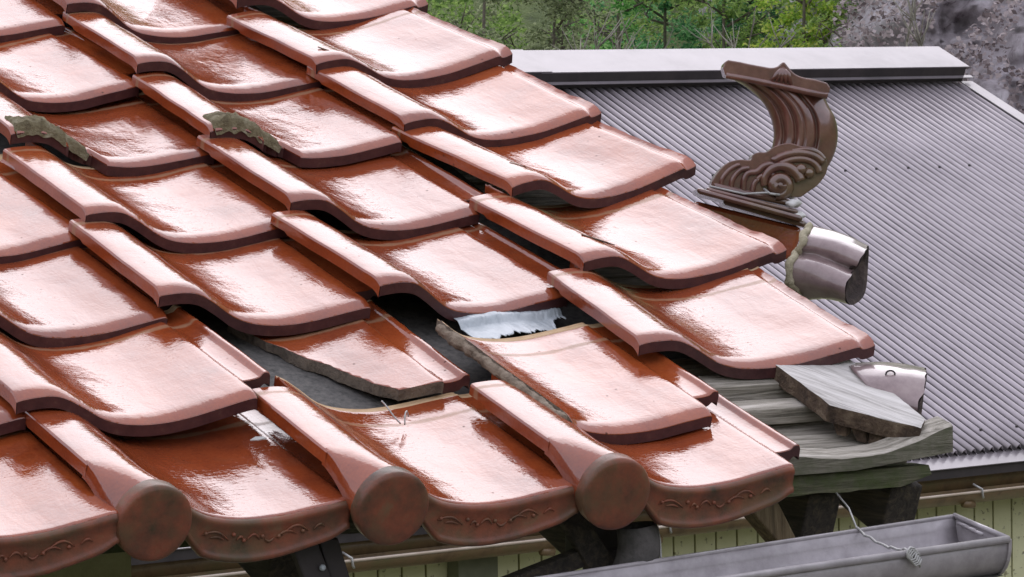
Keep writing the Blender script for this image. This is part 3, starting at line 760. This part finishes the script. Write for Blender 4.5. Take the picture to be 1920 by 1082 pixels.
for (k, c), pose in sorted(POSE.items()):
    if k == 0 or (k, c) in ((1, 1), (1, 2)): continue
    kd = 'verge' if c == 3 else 'chipped' if (k, c) in ((4, 1), (4, 2)) else 'normal'
    me = meshes[kd][(k+c) % 2 if kd != 'normal' else (k*3+c*5) % 4]
    lab = SPECIAL.get((k, c), 'red-brown roof tile, %s course up, %s' % (ORD[k], COLS[c]))
    if kd == 'chipped':
        o = empty('roof_tile', (0, 0, 0), lab, 'roof tile', GRP); b = link(bpy.data.objects.new('tile_body', me), o); put(o, pose)
        # lumpy mortar with lichen packed on the S-curve
        bm = bmesh.new()
        gx, gy = 34, 12; g = []
        for j in range(gy+1):
            row = []
            for i in range(gx+1):
                x = .004 + .112*i/gx; v = -.0025 + .047*j/gy; 
                ed = min(i/4, (gx-i)/5, (gy-j)/4, 1); ed = max(ed, 0)
                ragged = .010*noise.noise(Vector((i*.4, k+c, 0)))
                if x > .07: v += .036*min(1, (x-.07)/.018)
                fall = -.015*max(0, 1-j/2)
                z = interp(x) + .0010 + .0060*ed*(.7 + .9*noise.noise(Vector((x*110, v*120, c*3)))) + fall + ragged*.1
                if ed < .02: z = interp(x) - .004
                row.append(bm.verts.new((x, v + ragged*(j/gy), z)))
            g.append(row)
        for j in range(gy):
            for i in range(gx): bm.faces.new((g[j][i], g[j][i+1], g[j+1][i+1], g[j+1][i]))
        frombm('mossy_mortar', bm, M_moss, o, True)
    else:
        o = link(bpy.data.objects.new('roof_tile', me)); tag(o, lab, 'roof tile', GRP); put(o, pose)
# the two broken tiles in the second course
o = link(bpy.data.objects.new('broken_tile', tile_mesh('piece_a', 5))); tag(o, 'broken pan piece of a red-brown tile with a slanting grey fracture, lying on dark felt', 'broken tile'); put(o, POSE[1, 1])
root = empty('broken_tile', (0, 0, 0), 'slipped tile missing its roll, thick grey broken side and bare clay top edge showing', 'broken tile')
link(bpy.data.objects.new('tile_body', tile_mesh('piece_b', 6)), root); put(root, POSE[1, 2])
bm = bmesh.new(); pts = []
for k in range(29):
    v = .268 - .262*k/28; x = .083 - .012*(v/.25); pts.append(Vector((x + .002*noise.noise(Vector((k*.6, 1, 1))), v, interp(x) - .0088)))
tube(bm, pts, [.0058 + .0014*noise.noise(Vector((k*.5, 7, 1))) + (.0022 if 2 < k < 6 else 0) for k in range(29)], 12)
bmesh.ops.subdivide_edges(bm, edges=bm.edges[:], cuts=2, use_grid_fill=True)
for v in bm.verts: v.co += Vector((1, .4, 1))*(.0016*noise.noise(v.co*90) + .001*noise.noise(v.co*330))
frombm('clay_crust', bm, M_crust, root, True)

# eave tiles with end disc and decorated apron
em = tile_mesh('eave', 8)
def apron_mesh():
    bm = bmesh.new(); n = 60; rows_ = []
    for i in range(n+1):
        x = .066 + .199*i/n; zt = interp(x) - .0015
        u = i/n
        dep = .040 + .006*math.sin(math.pi*min(1, u*1.15)) 
        dep *= min(1, .55 + u*2.2) if u < .2 else 1
        if u > .86: dep *= 1 - .25*((u-.86)/.14)**2
        zb = zt - dep
        if x < .1: zb = max(zb, -.058)
        prof = [(-.001, zt), (-.004, zt-.003), (-.0048, zt-.006), (-.0035, zt-.009), (-.0035, zb+.0105), (-.006, zb+.0085), (-.0078, zb+.0055), (-.0068, zb+.003), (-.003, zb+.001), (.004, zb), (.010, zb+.004), (.012, zt-.010)]
        rows_.append([bm.verts.new((x, p, z)) for p, z in prof])
    m_ = len(rows_[0])
    for a, b in zip(rows_, rows_[1:]):
        for k in range(m_): bm.faces.new((a[k], b[k], b[(k+1) % m_], a[(k+1) % m_]))
    bm.faces.new(rows_[0][::-1]); bm.faces.new(rows_[-1])
    me = bpy.data.meshes.new('apron'); bmesh.ops.recalc_face_normals(bm, faces=bm.faces); bm.to_mesh(me); bm.free(); me.materials.append(M_eave)
    me.polygons.foreach_set('use_smooth', [True]*len(me.polygons)); return me
def relief_mesh():
    bm = bmesh.new()
    def mid(x, dz=0): return Vector((x, -.0042, interp(x) - .0205 + dz))
    def arc(x, w, h, s=1):
        pts = [mid(x - w/2 + w*t/10, h*math.sin(math.pi*t/10) - .002) for t in range(11)]
        tube(bm, pts, [.0005+.0009*math.sin(math.pi*t/10) for t in range(11)], 6)
    for x, w, h in ((.118, .030, .007), (.120, .016, .002), (.146, .008, .004), (.160, .014, .006), (.178, .010, -.003), (.196, .022, .005), (.205, .030, .009), (.232, .012, .004)):
        arc(x, w, h)
    for x, dz in ((.107, .001), (.138, .004), (.150, -.002), (.170, .001), (.188, -.001), (.214, -.001)):
        bmesh.ops.create_icosphere(bm, subdivisions=2, radius=.0022, matrix=Matrix.Translation(mid(x, dz)))
    me = bpy.data.meshes.new('relief_scroll'); bm.to_mesh(me); bm.free(); me.materials.append(M_eave); me.polygons.foreach_set('use_smooth', [True]*len(me.polygons)); return me
def disc_mesh():
    bm = bmesh.new(); C = Vector((.045, 0, -.0195)); seg = 56
    prof = [(.0, -.0185), (.0300, -.0185), (.0345, -.0183), (.0375, -.0172), (.0390, -.0150), (.0392, -.012), (.0390, .002), (.0365, .010), (.030, .012)]
    rings = []
    for r, y in prof:
        if r == 0: rings.append([bm.verts.new(C + Vector((0, y, 0)))]); continue
        rings.append([bm.verts.new(C + Vector((r*math.cos(2*math.pi*k/seg), y + (.0007*noise.noise(Vector((k*.3, r*200, 0)))), r*math.sin(2*math.pi*k/seg)))) for k in range(seg)])
    for k in range(seg): bm.faces.new((rings[0][0], rings[1][k], rings[1][(k+1) % seg]))
    for a, b in zip(rings[1:], rings[2:]):
        for k in range(seg): bm.faces.new((a[k], b[k], b[(k+1) % seg], a[(k+1) % seg]))
    bmesh.ops.recalc_face_normals(bm, faces=bm.faces)
    me = bpy.data.meshes.new('end_disc'); bm.to_mesh(me); bm.free(); me.materials.append(M_eave); me.polygons.foreach_set('use_smooth', [True]*len(me.polygons)); return me
def neck_mesh():
    """roll of the tile turning into the round end: tile profile at the back, circle at the front"""
    bm = bmesh.new(); C = Vector((.045, 0, -.0195)); rows_ = []; N_ = 44
    prof = [(.0, -.001), (.0, .0155)] + [(x, interp(x)) for x in (.0007, .003, .006, .010, .016, .022, .028, .034, .038, .0425, .0465, .050, .0535, .057, .0606, .066, .072)]
    ln = [0]
    for a, b in zip(prof, prof[1:]): ln.append(ln[-1] + math.hypot(b[0]-a[0], b[1]-a[1]))
    def at(t):
        d = t*ln[-1]
        for i in range(len(ln)-1):
            if d <= ln[i+1] + 1e-9:
                u = (d-ln[i])/(ln[i+1]-ln[i]); return prof[i][0] + (prof[i+1][0]-prof[i][0])*u, prof[i][1] + (prof[i+1][1]-prof[i][1])*u
        return prof[-1]
    for j in range(15):
        t = j/14; y = -.002 + .065*t; row = []
        s_ = t*t*(3-2*t); s_ = s_**.5
        for k in range(N_+1):
            u = k/N_; a = math.pi*(1.16 - 1.22*u)
            p = C + Vector((.0385*math.cos(a), y, .0385*math.sin(a)))
            qx, qz = at(u); row.append(bm.verts.new(p.lerp(Vector((qx - (.0004 if u < .1 else 0), y, qz + .0005)), s_)))
        rows_.append(row)
    for a, b in zip(rows_, rows_[1:]):
        for k in range(N_): bm.faces.new((a[k], a[k+1], b[k+1], b[k]))
    bmesh.ops.recalc_face_normals(bm, faces=bm.faces)
    me = bpy.data.meshes.new('roll_end'); bm.to_mesh(me); bm.free(); me.materials.append(M_glaze); me.polygons.foreach_set('use_smooth', [True]*len(me.polygons)); return me
am, rm, dm, nm = apron_mesh(), relief_mesh(), disc_mesh(), neck_mesh()
ELAB = {-1: 'eave tile at the left picture edge with a decorated apron', 0: 'eave tile behind the leftmost round disc, under the whole second-course tile', 1: 'eave tile behind the middle round disc, its bare clay top edge showing', 2: 'rightmost eave tile, under the slipped broken tile and beside the bare boards'}
for c in (-1, 0, 1, 2):
    root = empty('eave_tile', (0, 0, 0), ELAB[c], 'eave tile', 'eave tiles with round discs along the roof edge')
    for nme, me in (('tile_body', em), ('apron', am), ('end_disc', dm), ('roll_end', nm)):
        o = link(bpy.data.objects.new(nme, me), root)
        if nme == 'apron': link(bpy.data.objects.new('relief_scroll', rm), o)
    put(root, POSE[0, c])

# ------------------------------------------------------------------ torn metal, plank, verge pieces
def sheetpt(x, y, z): return rf(x, y, z)
root_pts = []
bm = bmesh.new(); g = []
nxx, nyy = 120, 24
for j in range(nyy+1):
    row = []
    for i in range(nxx+1):
        u, v = i/nxx, j/nyy
        x = .632 + .146*u
        ylow = .418 + .030*u + .009*noise.noise(Vector((u*9, 0, 0))) + .007*noise.noise(Vector((u*33, 2, 0))) + .004*noise.noise(Vector((u*90, 4, 0))) + (.026 if u > .80 else 0)*min(1, (u-.8)*16 if u > .8 else 0)
        yhi = .545
        y = ylow + (yhi-ylow)*v
        z = -.040 + (.007*min(1, max(0, (y-.462-.02*u)/.006))) + .0025*math.sin(u*5) - .012*v + .0012*noise.noise(Vector((u*9, v*9, 1)))
        row.append(bm.verts.new(rf(x, y, z)))
    g.append(row)
for j in range(nyy):
    for i in range(nxx): bm.faces.new((g[j][i], g[j][i+1], g[j+1][i+1], g[j+1][i]))
o = frombm('torn_flashing', bm, M_tin, None, True); o.modifiers.new('t', 'SOLIDIFY').thickness = .0008
tag(o, 'torn pale sheet metal sticking out from under a tile over the dark gap', 'metal sheet')

pl = empty('loose_plank', rf(.99, .18, -.03), 'weathered grey plank with a pointed rotten end lying across the bare boards', 'plank')
gx_ = (Vector((1, 0, 0))*.59 - UY*.81).normalized(); gy_ = NZ.cross(gx_)
pl.matrix_world = Matrix.Translation(rf(.99, .18, -.03)) @ Matrix((gx_, gy_, NZ)).transposed().to_4x4()
inv = pl.matrix_world.inverted()
pw = [inv @ p for p in (rf(.934, .300, -.018), rf(1.030, .335, -.018), rf(1.039, .263, -.018), rf(1.040, .180, -.019), rf(1.038, .118, -.020), rf(1.020, .099, -.021), rf(.978, .130, -.020), rf(.939, .164, -.018))]
bm = bmesh.new(); prism(bm, pw, Vector((0, 0, -.020)))
bmesh.ops.subdivide_edges(bm, edges=bm.edges[:], cuts=6, use_grid_fill=True)
for v in bm.verts:
    v.co += Vector((0, 0, .0011))*noise.noise(Vector((v.co.x*8, v.co.y*110, 0))) + Vector((noise.noise(v.co*70), noise.noise(v.co*70+Vector((5, 5, 5))), 0))*.0012
bmesh.ops.recalc_face_normals(bm, faces=bm.faces)
for f in bm.faces: f.material_index = 0 if f.normal.z > .6 else 1
o = frombm('board', bm, [M_woodp, M_woodrot], pl)
for k in range(5):
    t = (k+.5)/5; p = pw[7].lerp(pw[5], t) + Vector((-.004, .004, -.022)); d = Vector((random.uniform(.002, .010), random.uniform(-.006, .004), -random.uniform(.006, .014)))
    bm = bmesh.new(); prism(bm, [p, p + Vector((.016, .004, 0)), p + Vector((.010, .002, 0)) + d, p + d], Vector((.002, .009, .002))); frombm('rotten_splinter', bm, M_woodrot, pl)

# ceramic ends lying along the verge, lofted between two closed sections (right, up, ahead in metres from the piece's own origin)
def resample(ring, n):
    P = spline([Vector(p) for p in ring] + [Vector(ring[0])], 8); L_ = [0]
    for a, b in zip(P, P[1:]): L_.append(L_[-1] + (b-a).length)
    out, k = [], 0
    for i in range(n):
        d = L_[-1]*i/n
        while L_[k+1] < d: k += 1
        out.append(P[k].lerp(P[k+1], (d-L_[k])/max(1e-9, L_[k+1]-L_[k])))
    return out
def loft_piece(name, origin, left, right, label, cat):
    root = empty(name, origin, label, cat)
    A_, B_ = resample(left, 64), resample(right, 64)
    w = lambda p: RX*p.x + UP*p.y + FW*p.z
    bm = bmesh.new(); rows_ = []
    for j in range(17):
        t = j/16; row = []
        for k_ in range(64):
            p = A_[k_].lerp(B_[k_], t); q = w(p) + UP*(.004*math.sin(math.pi*t)) 
            q += Vector((1, 1, 1))*.0010*noise.noise(Vector((t*5, k_*.22, 3))) + RX*(.003*noise.noise(Vector((k_*.35, 2, 7))) if j == 16 else 0)
            row.append(bm.verts.new(q))
        rows_.append(row)
    for a, b in zip(rows_, rows_[1:]):
        for k_ in range(64): bm.faces.new((a[k_], a[(k_+1) % 64], b[(k_+1) % 64], b[k_]))
    bm.faces.new(rows_[0])
    frombm('shell', bm, M_purple, root, True)
    # dark broken end, hollowed
    bm = bmesh.new(); cen = sum((w(p) for p in B_), Vector())/64 - RX*.018
    rings = [[bm.verts.new(w(p).lerp(cen, f) + RX*dx + Vector((1, .5, 1))*.004*f*noise.noise(Vector((k_*.5, f*9, 2)))) for k_, p in enumerate(B_)] for f, dx in ((.0, .0012), (.14, .0008), (.22, -.004), (.5, -.004), (.8, .0))]
    for a, b in zip(rings, rings[1:]):
        for k_ in range(64): bm.faces.new((a[k_], a[(k_+1) % 64], b[(k_+1) % 64], b[k_]))
    bm.faces.new(rings[-1])
    frombm('broken_end', bm, M_burnt, root)
    return root, A_, B_, w
def px(pts, cx, cy, k_): return [((x-cx)/k_, (cy-y)/k_, z) for x, y, z in pts]
KA = 6962/4.5
rA, A_, B_, w_ = loft_piece('ridge_end_tile', spot((1551-960)/KA, (541-494)/KA, 4.5),
    px([(1536, 418, .055), (1520, 438, .02), (1511, 460, .012), (1507, 470, .022), (1498, 478, .0), (1489, 497, -.01), (1494, 530, .0), (1530, 560, .04), (1560, 520, .10), (1560, 440, .10)], 1560, 490, KA),
    px([(1643, 455, .045), (1630, 470, .005), (1617, 492, -.005), (1611, 502, .012), (1602, 510, -.02), (1590, 533, -.035), (1590, 556, -.025), (1606, 568, .0), (1638, 545, .06), (1649, 480, .09)], 1560, 490, KA),
    'mauve-brown two-lobed ridge end tile with a dark broken end, right of the roof edge', 'ridge tile')
bm = bmesh.new()
sel = [w_(A_[k_]) - RX*.001 for k_ in list(range(0, 30))]
tube(bm, [p + RX*.005*noise.noise(Vector((i_*.4, 1, 1))) - FW*.002 for i_, p in enumerate(sel)], [.0048 + .003*noise.noise(Vector((i_*.45, 3, 1))) for i_ in range(len(sel))], 12)
bmesh.ops.subdivide_edges(bm, edges=bm.edges[:], cuts=1, use_grid_fill=True)
for v in bm.verts: v.co += Vector((1, .5, 1))*.0018*noise.noise(v.co*170)
frombm('mortar_rim', bm, M_mortar, rA, True)
KB = 6962/4.2
rB, A_, B_, w_ = loft_piece('verge_end_tile', spot((1670-960)/KB, (541-740)/KB, 4.2),
    px([(1596, 684, .05), (1600, 694, .02), (1625, 725, -.01), (1655, 765, -.02), (1685, 800, -.01), (1690, 815, .03), (1670, 740, .09), (1630, 690, .09)], 1670, 740, KB),
    px([(1743, 691, .055), (1738, 704, .01), (1728, 735, -.015), (1714, 762, -.03), (1712, 778, -.02), (1722, 803, .02), (1736, 802, .07), (1751, 704, .09)], 1670, 740, KB),
    'mauve-brown verge tile end with a nail hole, sticking out behind the loose plank', 'verge tile')
bm = bmesh.new(); c = w_(Vector(((1670-1670)/KB, (740-702)/KB, .003)))
tube(bm, [c + RX*(.0052*math.cos(k*2*math.pi/14)) + UP*(.0042*math.sin(k*2*math.pi/14)) for k in range(15)], .0011, 5, False); frombm('nail_hole', bm, M_dark, rB, True)

# ------------------------------------------------------------------ ridge ornament
OZ = 4.85; OS = 6962/OZ
def oc(X, Y): return ((1280 + X/3.18 - 960)/OS, (541 - (100 + Y/3.18))/OS)   # tracing units to metres in the ornament's own plane
o0 = oc(480, 860)
ob = spot(o0[0], o0[1], OZ)
orn = empty('ridge_ornament', ob, 'brown glazed ridge ornament with a curling fin above a wave scroll', 'roof ornament')
def op(X, Y, d=0):
    a, b = oc(X, Y); return RX*(a-o0[0]) + UP*(b-o0[1]) - FW*d
def slab(pts, d0, d1, name, mat, bev=.004, parent=None, seg=3):
    bm = bmesh.new(); prism(bm, [op(x, y, d0) for x, y in pts], -FW*(d1-d0))
    o = frombm(name, bm, mat, parent or orn); bevel(o, bev, seg, 30)
    for p in o.data.polygons: p.use_smooth = False
    return o
def sp2(pts, n=5): return [(p.x, p.y) for p in spline([(x, y, 0) for x, y in pts], n)]
inner = sp2([(290, 150), (370, 195), (440, 250), (490, 310), (522, 380), (540, 450), (540, 510), (525, 560), (520, 640)])
outer = sp2([(690, 862), (740, 822), (810, 752), (875, 660), (912, 570), (925, 470), (908, 385), (872, 320), (838, 270)])
# fin body as a lofted shell: thick in the middle, thin at the rims, with flowing ribs
bm = bmesh.new(); NU, NV = 30, 44
inn = spline([(x, y, 0) for x, y in [(285, 150), (370, 198), (442, 255), (492, 315), (524, 385), (540, 455), (540, 520), (520, 600), (470, 700), (420, 840)]], 8)
out = spline([(x, y, 0) for x, y in [(846, 262), (874, 320), (908, 385), (925, 470), (915, 565), (880, 655), (815, 745), (745, 815), (700, 850), (660, 868)]], 8)
NVr = len(inn)
def ribs(u):
    z = .030*math.sin(math.pi*u)**.6
    for cu, wd, dp in ((.17, .028, .007), (.36, .026, .007), (.50, .016, .0035), (.68, .026, .008)):
        z -= dp*math.exp(-((u-cu)/wd)**2)
    return z
for sgn in (1, -1):
    gr = []
    for j in range(NVr):
        row = []
        for i in range(NU*2+1):
            u = i/(NU*2); p = inn[j].lerp(out[j], u)
            row.append(bm.verts.new(op(p.x, p.y, sgn*ribs(u))))
        gr.append(row)
    for j in range(NVr-1):
        for i in range(NU*2): bm.faces.new((gr[j][i], gr[j][i+1], gr[j+1][i+1], gr[j+1][i]))
bmesh.ops.remove_doubles(bm, verts=bm.verts, dist=.0001)
frombm('fin', bm, M_orn, orn, True)
topbar = [(232, 92), (240, 62), (262, 48)] + sp2([(330, 60), (400, 75), (470, 88), (520, 95), (560, 84), (590, 60), (612, 82), (650, 125), (700, 150), (780, 165), (850, 185)], 3) + [(868, 212), (862, 238), (840, 272), (700, 238), (500, 190), (300, 158), (245, 138)]
slab(topbar, -.028, .034, 'top_bar', M_orn, .006)
bm = bmesh.new()
tube(bm, [op(x, y, .034) for x, y in [(250, 140), (400, 168), (560, 200), (720, 236), (850, 262)]], .0045, 8)
for k in range(5):
    x = 520 + k*32; tube(bm, [op(585, 92, .033), op((585+x)/2, 135, .037), op(x - 10, 178 + k*7, .034)], [.002, .004, .002], 6)
frombm('crest_ribs', bm, M_orn, orn, True)
# wave cloud
cloud = sp2([(160, 800), (165, 770), (200, 712), (260, 657), (330, 640), (392, 642), (405, 612), (440, 597), (485, 596), (530, 565), (590, 545), (640, 545), (690, 560), (760, 568), (815, 600), (845, 650), (840, 720), (790, 790), (735, 830), (690, 862)], 3) + [(600, 862), (350, 850)]
slab(cloud, -.03, .042, 'wave_base', M_orn, .010, seg=4)
bm = bmesh.new()
def swirl(cx, cy, r0, r1, a0, a1, d=.043, w0=.003, w1=.007, n=26):
    pts = [op(cx + (r0+(r1-r0)*t/n)*math.cos(R(a0+(a1-a0)*t/n)), cy + (r0+(r1-r0)*t/n)*math.sin(R(a0+(a1-a0)*t/n)), d) for t in range(n+1)]
    tube(bm, pts, [w0+(w1-w0)*t/n for t in range(n+1)], 8)
swirl(562, 795, 14, 62, 0, 470, .046, .010, .007)
swirl(560, 790, 85, 130, 175, 350, .044, .005, .008)
for pts, w in (([(350, 838), (352, 770), (375, 722), (430, 712), (470, 680), (520, 668), (580, 690), (640, 730)], .007),
               ([(430, 760), (455, 738), (500, 728), (560, 735)], .006), ([(400, 840), (415, 780), (440, 756)], .006),
               ([(275, 830), (285, 760), (330, 705), (385, 690)], .006), ([(520, 650), (590, 615), (680, 600), (770, 618), (825, 660)], .008),
               ([(560, 668), (640, 640), (720, 640), (780, 672), (800, 720)], .008), ([(640, 590), (720, 580), (790, 600), (835, 645)], .005),
               ([(215, 815), (225, 755), (270, 700), (330, 668)], .005)):
    tube(bm, [op(x, y, .043) for x, y in sp2(pts, 4)], w*.62, 8)
for x, y, r in ((690, 700, .008), (738, 722, .007), (560, 795, .009)):
    bmesh.ops.create_uvsphere(bm, u_segments=14, v_segments=10, radius=r, matrix=Matrix.Translation(op(x, y, .044)))
frombm('wave_scroll', bm, M_orn2, orn, True)
bm = bmesh.new(); tube(bm, [op(150, 800, .05), op(350, 845, .055), op(480, 838, .055), op(560, 850, .055)], .0016, 6); tube(bm, [op(470, 815, .05), op(505, 845, .058), op(560, 852, .052)], .0016, 6)
frombm('binding_wire', bm, M_wire, orn, True)
# moulded courses that carry it
bs = empty('stacked_course', ob, 'stacked moulded brown tiles carrying the ridge ornament', 'ridge base')
def course(name, x0, y0, x1, y1, h, d, r):
    bm = bmesh.new(); a, b = op(x0, y0), op(x1, y1)
    ax = b - a; upv = UP*(h/OS/3.18)
    box(bm, a + FW*.06, ax, -FW*(.06+d), upv)
    o = frombm(name, bm, M_orn, bs); bevel(o, r, 3); return o
course('course', 70, 842, 690, 1010, 34, .070, .006)
course('course', 130, 830, 668, 965, 26, .058, .006)
course('course', 170, 815, 680, 930, 40, .048, .006)
course('course', 230, 905, 720, 1045, 40, .045, .006)
bm = bmesh.new(); prism(bm, [op(60, 880, -.06), op(700, 1040, -.06), op(690, 1110, -.06), op(640, 1230, -.06), op(60, 1230, -.06)], -FW*.09); bevel(frombm('lower_course', bm, M_glaze, bs), .006)
M_wm = simple('white mortar', (.6, .6, .58), (.8, .8, .78), 50, .8)
for x, y in ((646, 900), (668, 975)):
    bm = bmesh.new(); bmesh.ops.create_icosphere(bm, subdivisions=3, radius=.009, matrix=Matrix.Translation(op(x, y, .05)) @ Matrix.Diagonal((1.2, 1, .6, 1)))
    for v in bm.verts: v.co += v.normal*.003*noise.noise(v.co*150)
    frombm('mortar_dab', bm, M_wm, bs, True)
# edge board below that base, joining it to the roof


# ------------------------------------------------------------------ small loose things
def on_roof(x, y, z): return rf(x, y, z)
root = empty('steel_wire', rf(.420, .235, -.03), 'two short bent wires poking up at the broken piece above the eave tile', 'wire')
bm = bmesh.new(); tube(bm, spline([(.0, .012, .014), (.004, .008, .008), (.008, .0, -.002), (.014, -.004, -.010)], 5), .0009, 6); tube(bm, spline([(.020, -.002, -.012), (.0215, .0, -.002), (.026, .004, .002), (.029, .006, -.004)], 5), .0009, 6)
frombm('strand', bm, M_wire, root, True)
def twig(loc, pts, label):
    bm = bmesh.new(); tube(bm, pts, [.0008, .0014, .0005], 5); o = frombm('twig', bm, M_woodrot, None, True); o.location = loc; tag(o, label, 'twig', 'bits of debris on the tiles')
twig(rf(.802, 1.205, .0185), [(0, 0, 0), UY*-.012 + Vector((.006, 0, 0)), UY*-.02 + Vector((.014, 0, 0))], 'small brown twig on a roll near the top of the roof edge')
twig(rf(.87, .80, .017), [(0, 0, 0), UY*-.010 + Vector((.006, 0, 0)), UY*-.018 + Vector((.014, 0, .001))], 'small dark twig on the roll of the slewed edge tile')
twig(rf(.845, .575, .017), [(0, 0, 0), UY*-.018 + Vector((.012, 0, 0)), UY*-.034 + Vector((.026, 0, 0))], 'thin dark twig on the roll beside the black gap, third course')
bm = bmesh.new(); g = [(0, 0, 0), (.010, -.003, .0005), (.018, .002, 0), (.013, .006, .0005), (.004, .006, .001)]
prism(bm, g, (0, 0, .0012)); o = frombm('paper_scrap', bm, simple('pale scrap', (.40, .40, .38), (.55, .55, .53), 60, .9), None); o.location = rf(.238, .190, -.0265); o.rotation_euler = (TH-.1, -.1, -.9); tag(o, 'small pale scrap lying against the roll of the middle eave tile', 'scrap')
